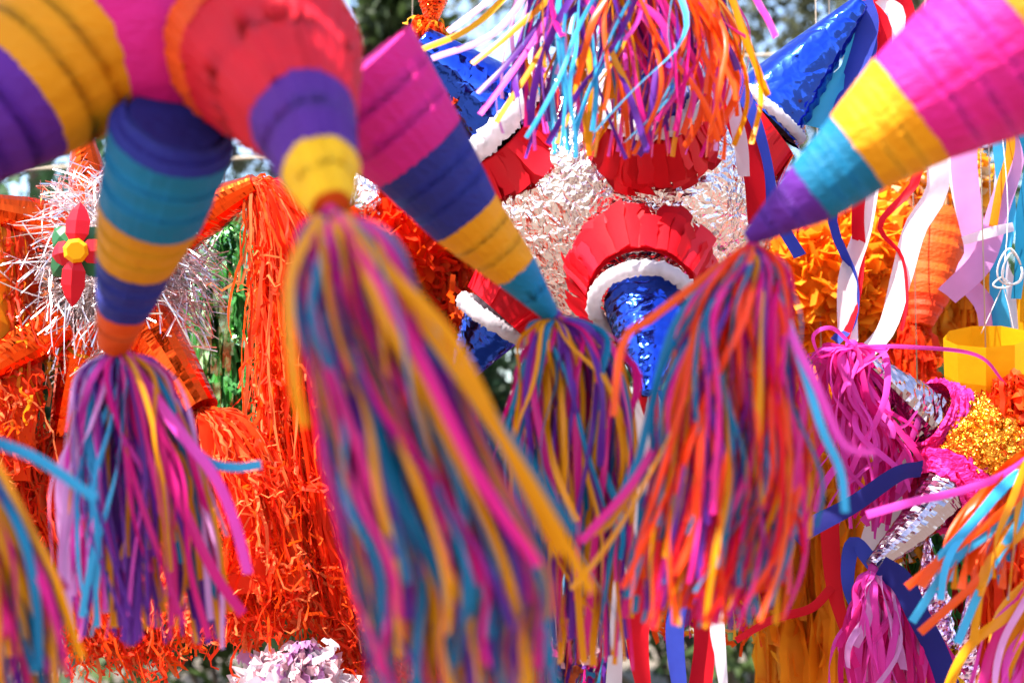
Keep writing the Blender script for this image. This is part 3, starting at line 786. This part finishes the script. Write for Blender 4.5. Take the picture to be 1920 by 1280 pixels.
# paper poinsettia
fl = link_mesh('flower', *tube([P(142, 470, 2.725), P(142, 470, 2.705), P(142, 470, 2.695)], np.array([24, 24, 17]) * K * 2.7, 8), M['strip_yellow'], Rd, smooth=False)
def petal(cx, cy, ang, ln, wd, d, mat, nm):
    c = P(cx, cy, d)
    dx = RIGHT * math.sin(ang) + UP * math.cos(ang)
    sx = RIGHT * math.cos(ang) - UP * math.sin(ang)
    l_, w_ = S(ln, d), S(wd, d)
    prof = [(0.12, 0.35), (0.35, 0.95), (0.62, 1.0), (0.85, 0.6), (1.0, 0.06)]
    v, f = [], []
    for q, k in prof:
        for s in (-1, 0, 1):
            v.append(c + dx * l_ * q + sx * w_ * k * s * 0.5 - FWD * (0.012 * (1 - abs(s)) * k - 0.015 * q * q))
    for i in range(4):
        for j in range(2):
            f.append((3 * i + j, 3 * i + j + 1, 3 * i + j + 4, 3 * i + j + 3))
    link_mesh(nm, np.array(v), f, mat, fl, smooth=False)
for a, ln in ((0.05, 92), (1.6, 60), (3.25, 105), (-1.75, 50)):
    petal(142, 470, a, ln, 46, 2.72, M['strip_red'], 'petal')
for a, ln in ((-0.8, 62), (0.85, 62), (2.2, 75), (-2.35, 66)):
    petal(142, 470, a, ln, 50, 2.735, M['strip_darkgreen'], 'leaf')

# ================================================================== PINK RUFFLED PINATA
Pk = thing('star_pinata', P(1860, 960, 3.05), 'gold foil piñata with hot pink ruffles, silver cones and fuchsia tassels', 'piñata')
crumpled_ball(Pk, (1834, 835, 2.99), 98, M['foil_gold'], 0.16, 8.0, 6, name='foil_body')
foil_cone(Pk, [(1755, 790, 3.0, 52), (1690, 732, 2.97, 36), (1612, 662, 2.94, 12), (1596, 648, 2.94, 4)], M['foil_chrome'], 71, amp=0.10, rip=13, nth=26)
ruffle(Pk, [(1735, 772, 2.99, 66), (1770, 790, 3.0, 74), (1812, 812, 3.03, 68)], M['crepe_hotpink'], 15, 71)
foil_cone(Pk, [(1775, 915, 2.92, 44), (1710, 990, 2.88, 33), (1636, 1060, 2.84, 15)], M['foil_chrome'], 72, amp=0.055, rip=9, nth=20)
ruffle(Pk, [(1752, 938, 2.92, 62), (1775, 920, 2.95, 84), (1815, 895, 3.0, 78)], M['crepe_hotpink'], 13, 72, depth=0.2)
ruffle(Pk, [(1925, 800, 2.98, 88), (1880, 805, 3.0, 84), (1850, 812, 3.05, 60)], M['crepe_tissue'], 12, 73, depth=0.24)
foil_cone(Pk, [(1920, 800, 2.98, 60), (2000, 790, 2.95, 40), (2080, 780, 2.9, 10)], M['foil_chrome'], 73)
# faceted yellow paper cup
cu = [(P(1850, 762, 3.06), S(66, 3.06)), (P(1850, 735, 3.05), S(70, 3.05)), (P(1849, 700, 3.04), S(76, 3.04)), (P(1849, 630, 3.02), S(78, 3.02))]
a_, u_, w_ = frame_of(cu[-1][0] - cu[0][0])
cup = link_mesh('paper_cup', *lathe([(c, r, u_, w_) for c, r in cu], 9), M['tissue_yellow'], Pk, smooth=False)
hang_cord(Pk, P(1850, 735, 3.05), 3.9)
fu = [tis('fuchsia'), tis('fuchsia'), M['strip_fuchsia']]
def loose_strips(root, knot, rows, n, mats, wpx, seed, curl=0.4, kind_name='tassel'):
    return shred_tassel(root, knot, rows, n, mats, wpx, seed, curl=curl, core=False, name=kind_name)
tq = tassel(Pk, (1597, 650, 2.94), [(668, 1535, 1640), (740, 1540, 1660), (820, 1560, 1690), (910, 1570, 1690), (1000, 1570, 1650)], 80, ['fuchsia', 'fuchsia', 'magenta'], 11, 74, wild=2.0, short=0.5, pre='tissue_')
for pts in ([(1600, 650, 2.93), (1560, 615, 2.92), (1525, 630, 2.92), (1540, 680, 2.92)],
            [(1600, 652, 2.93), (1640, 780, 2.9), (1690, 800, 2.9), (1720, 770, 2.9)], [(1600, 652, 2.93), (1580, 850, 2.9), (1640, 940, 2.9), (1640, 1010, 2.9)],
            [(1600, 652, 2.93), (1660, 830, 2.9), (1620, 880, 2.9), (1575, 920, 2.9)], [(1600, 650, 2.93), (1700, 650, 2.92), (1830, 665, 2.92), (1885, 720, 2.92)]):
    strand(tq, pts, 8, tis('fuchsia'), 0.9, 1.6)
tr_ = tassel(Pk, (1640, 1068, 2.84), [(1100, 1610, 1690), (1150, 1585, 1730), (1220, 1575, 1755), (1330, 1575, 1770)], 90, ['fuchsia', 'fuchsia', 'magenta', 'lilac'], 14, 75, wild=1.0, short=0.7, pre='tissue_')
for i, (pts, w_, c, a, tw) in enumerate([
    ([(1728, 878, 2.86), (1680, 890, 2.82), (1600, 945, 2.8), (1515, 990, 2.8), (1490, 1010, 2.8)], 34, 'navy', 1.5, 0.0),
    ([(1650, 1062, 2.82), (1690, 1090, 2.8), (1720, 1150, 2.78), (1760, 1230, 2.78), (1785, 1310, 2.78)], 46, 'navy', 1.5, 0.2),
    ([(1640, 1060, 2.86), (1600, 1020, 2.9), (1590, 1100, 2.9), (1620, 1170, 2.9), (1640, 1150, 2.9)], 30, 'blue', 1.4, 1.0),
    ([(1555, 980, 2.95), (1560, 1060, 2.95), (1570, 1130, 2.95), (1600, 1210, 2.95), (1650, 1290, 2.95)], 32, 'red', 1.5, 0.3),
    ([(1560, 1100, 2.95), (1520, 1140, 2.95), (1450, 1160, 2.95), (1380, 1200, 2.95)], 16, 'red', 1.5, 0.5),
    ([(1700, 860, 3.04), (1690, 920, 3.04), (1650, 1000, 3.04), (1640, 1040, 3.04)], 60, 'white', 1.5, 0.2)]):
    ribbon(Pk, pts, w_, tis(c), a, tw, seed=80 + i)
shred_tassel(Pk, (1880, 880, 2.98), [(920, 1835, 1930), (1020, 1830, 1945), (1150, 1840, 1945), (1300, 1860, 1960)], 150, [tis('orange'), tis('tissue')], 16, 76, curl=0.5, core=False, name='tissue_tassel')
shred_tassel(Pk, (1880, 760, 2.94), [(720, 1870, 1920), (790, 1850, 1950), (880, 1850, 1950)], 90, [tis('orange'), tis('tissue')], 13, 77, curl=0.6, core=False, name='tissue_tassel')

# green shredded streamers and the lilac foil star under it
Gs = thing('star_pinata', P(1700, 1200, 3.3), 'small star piñata of green shredded paper behind the pink ruffled one', 'piñata')
crumpled_ball(Gs, (1720, 800, 3.35), 60, M['crepe_green'], 0.05, 6, 4, name='body')
hang_cord(Gs, P(1720, 745, 3.35), 3.9)
shred_tassel(Gs, (1700, 720, 3.15), [(750, 1650, 1740), (850, 1640, 1745), (960, 1650, 1740), (1060, 1660, 1790)], 170, [tis('green'), tis('green'), tis('gold'), tis('white')], 13, 78, curl=0.5, core=False)
shred_tassel(Gs, (1770, 900, 3.18), [(1000, 1700, 1810), (1080, 1700, 1830), (1170, 1690, 1850), (1270, 1700, 1830)], 190, [tis('green'), tis('green'), tis('darkgreen'), tis('red')], 14, 79, curl=0.5, core=False)
Lf = thing('star_pinata', P(1800, 1420, 3.1), 'lilac foil star piñata with upright shiny cones at the lower right', 'piñata')
crumpled_ball(Lf, (1800, 1330, 3.1), 105, M['crepe_yellow'], 0.03, 6, 5, name='body')
foil_cone(Lf, [(1752, 1210, 3.1, 40), (1748, 1110, 3.1, 30), (1738, 1003, 3.1, 5)], M['foil_lilac'], 81, amp=0.07, rip=9)
foil_cone(Lf, [(1822, 1270, 3.05, 38), (1828, 1170, 3.04, 28), (1836, 1055, 3.02, 5)], M['foil_lilac'], 82, amp=0.07, rip=9)
ruffle(Lf, [(1760, 1300, 3.1, 62), (1756, 1250, 3.1, 52), (1753, 1205, 3.1, 40)], M['crepe_yellow'], 8, 83)
ruffle(Lf, [(1818, 1330, 3.06, 58), (1822, 1260, 3.05, 40)], M['crepe_yellow'], 6, 84)
hang_cord(Lf, P(1880, 1250, 3.12), 3.9)

# ================================================================== BEHIND, RIGHT: GOLD, ORANGE AND LILAC
def fluffy_ball(root, c, rpx, mats, n, seed, petal_px=26, name='fluff'):
    """ball of small cupped paper petals"""
    rs = np.random.RandomState(seed)
    cc = P(*c); R = S(rpx, c[2]); s = S(petal_px, c[2])
    crumpled_ball(root, c, rpx * 0.92, mats[0], 0.05, 7, 4, name='body')
    parts = [[] for _ in mats]
    for i in range(n):
        d = unit(rs.randn(3))
        t = unit(np.cross(d, rs.randn(3)))
        b = np.cross(d, t)
        p = cc + d * R * (0.93 + 0.1 * rs.rand())
        up_ = unit(d * 0.8 + t * (0.3 + rs.rand()))
        k = s * (0.6 + 0.7 * rs.rand())
        v = np.array([p - b * k * 0.35, p + b * k * 0.35, p + up_ * k * 0.6 + b * k * 0.55, p + up_ * k * 0.6 - b * k * 0.55 + d * k * 0.1, p + up_ * k + d * k * 0.3 + b * k * 0.2 * rs.randn()])
        parts[int(rs.rand() * len(mats))].append((v, [(0, 1, 2, 3), (3, 2, 4)]))
    for p_, m_ in zip(parts, mats):
        if p_:
            link_mesh(name, *merge(p_), m_, root, kind='stuff', smooth=True)
def fringe_column(root, c, rows, n, mats, wpx, seed, name='fringe'):
    return shred_tassel(root, c, rows, n, mats, wpx, seed, thick=0.8, curl=0.25, core=True, name=name, seg=14)
O1 = thing('star_pinata', P(1580, 640, 3.7), 'fluffy golden orange tissue piñata behind white and red ribbons', 'piñata')
fluffy_ball(O1, (1560, 500, 3.65), 150, [tis('gold'), tis('amber'), tis('amber')], 2200, 91)
hang_cord(O1, P(1560, 360, 3.65), 4.2)
fringe_column(O1, (1640, 560, 3.6), [(600, 1570, 1730), (700, 1560, 1745), (860, 1540, 1750)], 260, [tis('gold'), tis('gold'), tis('amber')], 20, 92)
O1b = thing('star_pinata', P(1760, 420, 3.8), 'golden tissue ball piñata under the wide pink paper cone', 'piñata')
fluffy_ball(O1b, (1740, 370, 3.75), 100, [tis('gold'), tis('gold'), tis('cream')], 1300, 93)
hang_cord(O1b, P(1740, 270, 3.75), 4.2)
fringe_column(O1b, (1810, 440, 3.75), [(480, 1765, 1860), (560, 1760, 1865), (680, 1755, 1870)], 200, [tis('gold'), tis('amber')], 20, 94)
O2 = thing('star_pinata', P(1735, 640, 3.5), 'red orange paper star piñata between golden fringes', 'piñata')
crumpled_ball(O2, (1745, 440, 3.55), 62, M['crepe_orange'], 0.03, 5, 4, name='body', smooth=True)
hang_cord(O2, P(1745, 380, 3.55), 4.2)
crepe_cone(O2, [(1755, 420, 3.5, 60), (1745, 490, 3.48, 54), (1735, 560, 3.46, 42), (1728, 610, 3.45, 20)], cr('orange', 'orange', 'tissue'), 95, rows=3)
fringe_column(O2, (1705, 600, 3.46), [(640, 1690, 1745), (720, 1690, 1750), (820, 1690, 1750)], 120, [tis('orange'), tis('tissue')], 18, 96)
O3 = thing('fringe_pinata', P(1530, 1500, 3.5), 'tall orange crepe fringe piñata hanging low behind the fuchsia tassel', 'piñata')
fringe_column(O3, (1540, 700, 3.5), [(760, 1455, 1620), (900, 1440, 1640), (1060, 1430, 1660), (1200, 1425, 1690), (1330, 1425, 1700)], 700, [tis('amber'), tis('amber'), tis('gold')], 36, 97)
hang_cord(O3, P(1540, 700, 3.5), 4.2)
# lilac, pink and blue wide streamers with a string bow
Rb = thing('ribbon_bunch', P(1850, 640, 3.16), 'bunch of wide lilac, pink and turquoise paper ribbons hanging under the pink cone', 'streamers')
knot_mesh(Rb, (1860, 120, 3.18), 14, tis('lilac'), 'knot')
hang_cord(Rb, P(1860, 112, 3.18), 3.7)
for i, (pts, w_, c, a, tw, pre) in enumerate([
    ([(1860, 120, 3.18), (1810, 260, 3.18), (1815, 380, 3.18), (1830, 470, 3.18), (1810, 520, 3.18), (1850, 580, 3.18), (1860, 680, 3.18)], 44, 'lilac', 1.5, 0.3, 0),
    ([(1860, 120, 3.18), (1905, 260, 3.16), (1870, 400, 3.15), (1840, 490, 3.14), (1775, 555, 3.13)], 40, 'lilac', 1.5, 0.2, 0),
    ([(1860, 120, 3.16), (1880, 300, 3.16), (1890, 420, 3.16), (1870, 520, 3.16), (1885, 660, 3.16)], 32, 'skyblue', 1.4, 0.4, 0),
    ([(1860, 120, 3.19), (1800, 280, 3.19), (1805, 350, 3.19), (1820, 430, 3.19)], 40, 'white', 1.5, 0.2, 0),
    ([(1860, 120, 3.16), (1930, 280, 3.14), (1915, 400, 3.14), (1912, 500, 3.14), (1905, 560, 3.14)], 22, 'teal', 1.3, 1.0, 0),
    ([(1860, 120, 3.16), (1895, 260, 3.14), (1875, 350, 3.14), (1862, 425, 3.14)], 16, 'mustard', 1.3, 0.3, 0),
    ([(1860, 120, 3.19), (1885, 300, 3.20), (1870, 480, 3.20), (1895, 560, 3.20), (1895, 690, 3.20)], 40, 'white', 1.5, 0.3, 0),
    ([(1860, 120, 3.16), (1945, 320, 3.16), (1915, 480, 3.16), (1920, 620, 3.16)], 20, 'mustard', 1.4, 0.3, 0),
    ([(1900, 425, 3.12), (1860, 435, 3.12), (1805, 452, 3.13)], 18, 'white', 1.5, 0.0, 0)]):
    ribbon(Rb, pts, w_, tis(c), a, tw, seed=110 + i)
bow = []
for k, (rx, ry, cx, cy) in enumerate([(22, 34, 1893, 500), (18, 30, 1898, 503), (14, 10, 1878, 530)]):
    th = np.linspace(0, 1.93 * np.pi, 22)
    pts = np.array([P(cx + rx * math.cos(t) + 4 * math.sin(2 * t), cy + ry * math.sin(t), 3.08 + 0.01 * math.sin(t + k)) for t in th])
    bow.append(tube(pts, 0.0021, 6))
for q in ((1840, 625), (1905, 640)):
    bow.append(tube(catmull([P(1880, 535, 3.08), P((1880 + q[0]) / 2, 580, 3.08), P(q[0], q[1], 3.09)], 8), 0.0010, 5))
bow.append(tube(catmull([P(1880, 535, 3.08), P(1890, 400, 3.09), P(1880, 260, 3.11), P(1860, 120, 3.16)], 10), 0.0010, 5))
so = link_mesh('string_bow', *merge(bow), M['string'])
tag(so, 'looped white string tied in a bow beside the turquoise ribbon', 'string')

# ================================================================== BEHIND, LEFT AND MIDDLE
Gf = thing('star_pinata', P(420, 800, 3.8), 'green foil streamer piñata behind the red shredded tassels', 'piñata')
crumpled_ball(Gf, (420, 400, 3.45), 55, M['foil_green'], 0.08, 6, 4, name='foil_body')
hang_cord(Gf, P(420, 345, 3.45), 4.3)
shred_tassel(Gf, (420, 420, 3.4), [(460, 365, 470), (560, 350, 490), (680, 345, 490), (820, 350, 490)], 300, [M['foil_green'], M['tissue_green'], M['foil_green']], 12, 121, curl=0.3, core=False)
O4 = thing('star_pinata', P(800, 60, 3.3), 'orange shredded star piñata peeking out beside the dark blue foil cone', 'piñata')
crumpled_ball(O4, (815, -90, 2.9), 60, M['crepe_orange'], 0.04, 6, 4, name='body')
hang_cord(O4, P(815, -145, 2.9), 4.4)
foil_cone(O4, [(815, -60, 2.88, 40), (812, 0, 2.87, 28), (810, 40, 2.86, 12)], M['foil_orange'], 122)
shred_tassel(O4, (810, 40, 2.86), [(60, 778, 832), (120, 776, 835), (190, 782, 835), (270, 795, 832)], 260, [tis('orange'), tis('tissue'), tis('gold')], 8, 123, curl=0.6)
O5 = thing('star_pinata', P(800, 620, 3.35), 'orange red tissue star piñata showing below the yellow band of the striped cone', 'piñata')
fluffy_ball(O5, (770, 450, 3.4), 110, [tis('tissue'), tis('tissue'), tis('orange')], 1300, 124, 24)
hang_cord(O5, P(770, 345, 3.4), 4.4)
foil_cone(O5, [(720, 400, 3.35, 40), (690, 370, 3.3, 30), (660, 330, 3.3, 10)], M['foil_silver'], 125)
shred_tassel(O5, (850, 470, 3.35), [(500, 810, 895), (560, 820, 900), (610, 850, 895)], 160, red_t, 10, 126)
shred_tassel(O5, (760, 540, 3.35), [(620, 690, 850), (800, 660, 880), (1000, 640, 920), (1180, 640, 960), (1320, 650, 980)], 420, red_t + [tis('magenta')], 14, 127, curl=0.5)
Pm = thing('star_pinata', P(1060, 900, 2.9), 'small magenta and purple star piñata half hidden behind the hanging streamers', 'piñata')
crumpled_ball(Pm, (1080, 800, 3.5), 90, M['crepe_purple'], 0.03, 6, 4, name='body')
hang_cord(Pm, P(1080, 715, 3.5), 4.4)
shred_tassel(Pm, (1080, 850, 3.45), [(900, 1000, 1160), (1020, 960, 1180), (1150, 960, 1160), (1330, 970, 1130)], 420, [tis('magenta'), tis('salmon'), tis('purple'), tis('skyblue'), tis('blush')], 11, 128, curl=0.6)
Pr = thing('star_pinata', P(1370, 900, 2.9), 'orange and hot pink star piñata behind the reddish streamers', 'piñata')
crumpled_ball(Pr, (1370, 700, 3.4), 95, M['crepe_orange'], 0.03, 6, 4, name='body')
hang_cord(Pr, P(1370, 610, 3.4), 4.4)
shred_tassel(Pr, (1360, 740, 3.35), [(820, 1270, 1450), (940, 1200, 1470), (1060, 1170, 1460), (1170, 1190, 1430)], 600, [tis('hotpink'), tis('orange'), tis('orange'), tis('gold'), tis('magenta')], 9, 129, curl=0.8)
Wh = thing('tissue_pinata', P(540, 1420, 2.82), 'pale pink tissue flower piñata glowing at the bottom edge', 'piñata')
fluffy_ball(Wh, (545, 1340, 2.82), 80, [tis('white'), tis('blush'), tis('white')], 900, 130, 44)
hang_cord(Wh, P(530, 1250, 2.95), 3.9)
shred_tassel(Wh, (560, 1215, 2.80), [(1230, 510, 600), (1265, 470, 625), (1330, 470, 640)], 90, [tis('white'), tis('blush'), tis('lilac')], 18, 131, curl=0.6, core=False)
# ropes overhead that carry the rows of piñatas
for yy, zz, lb in ((1.66, 3.6, 'rope above the striped star piñatas nearest the viewer'), (2.35, 3.9, 'rope above the sunlit streamers'), (3.06, 3.9, 'rope above the silver and pink piñatas'), (3.55, 4.3, 'rope above the rear row of piñatas')):
    rope(np.array([-6.0, yy, zz + 0.02]), np.array([6.0, yy, zz + 0.02]), 0.03, lb)
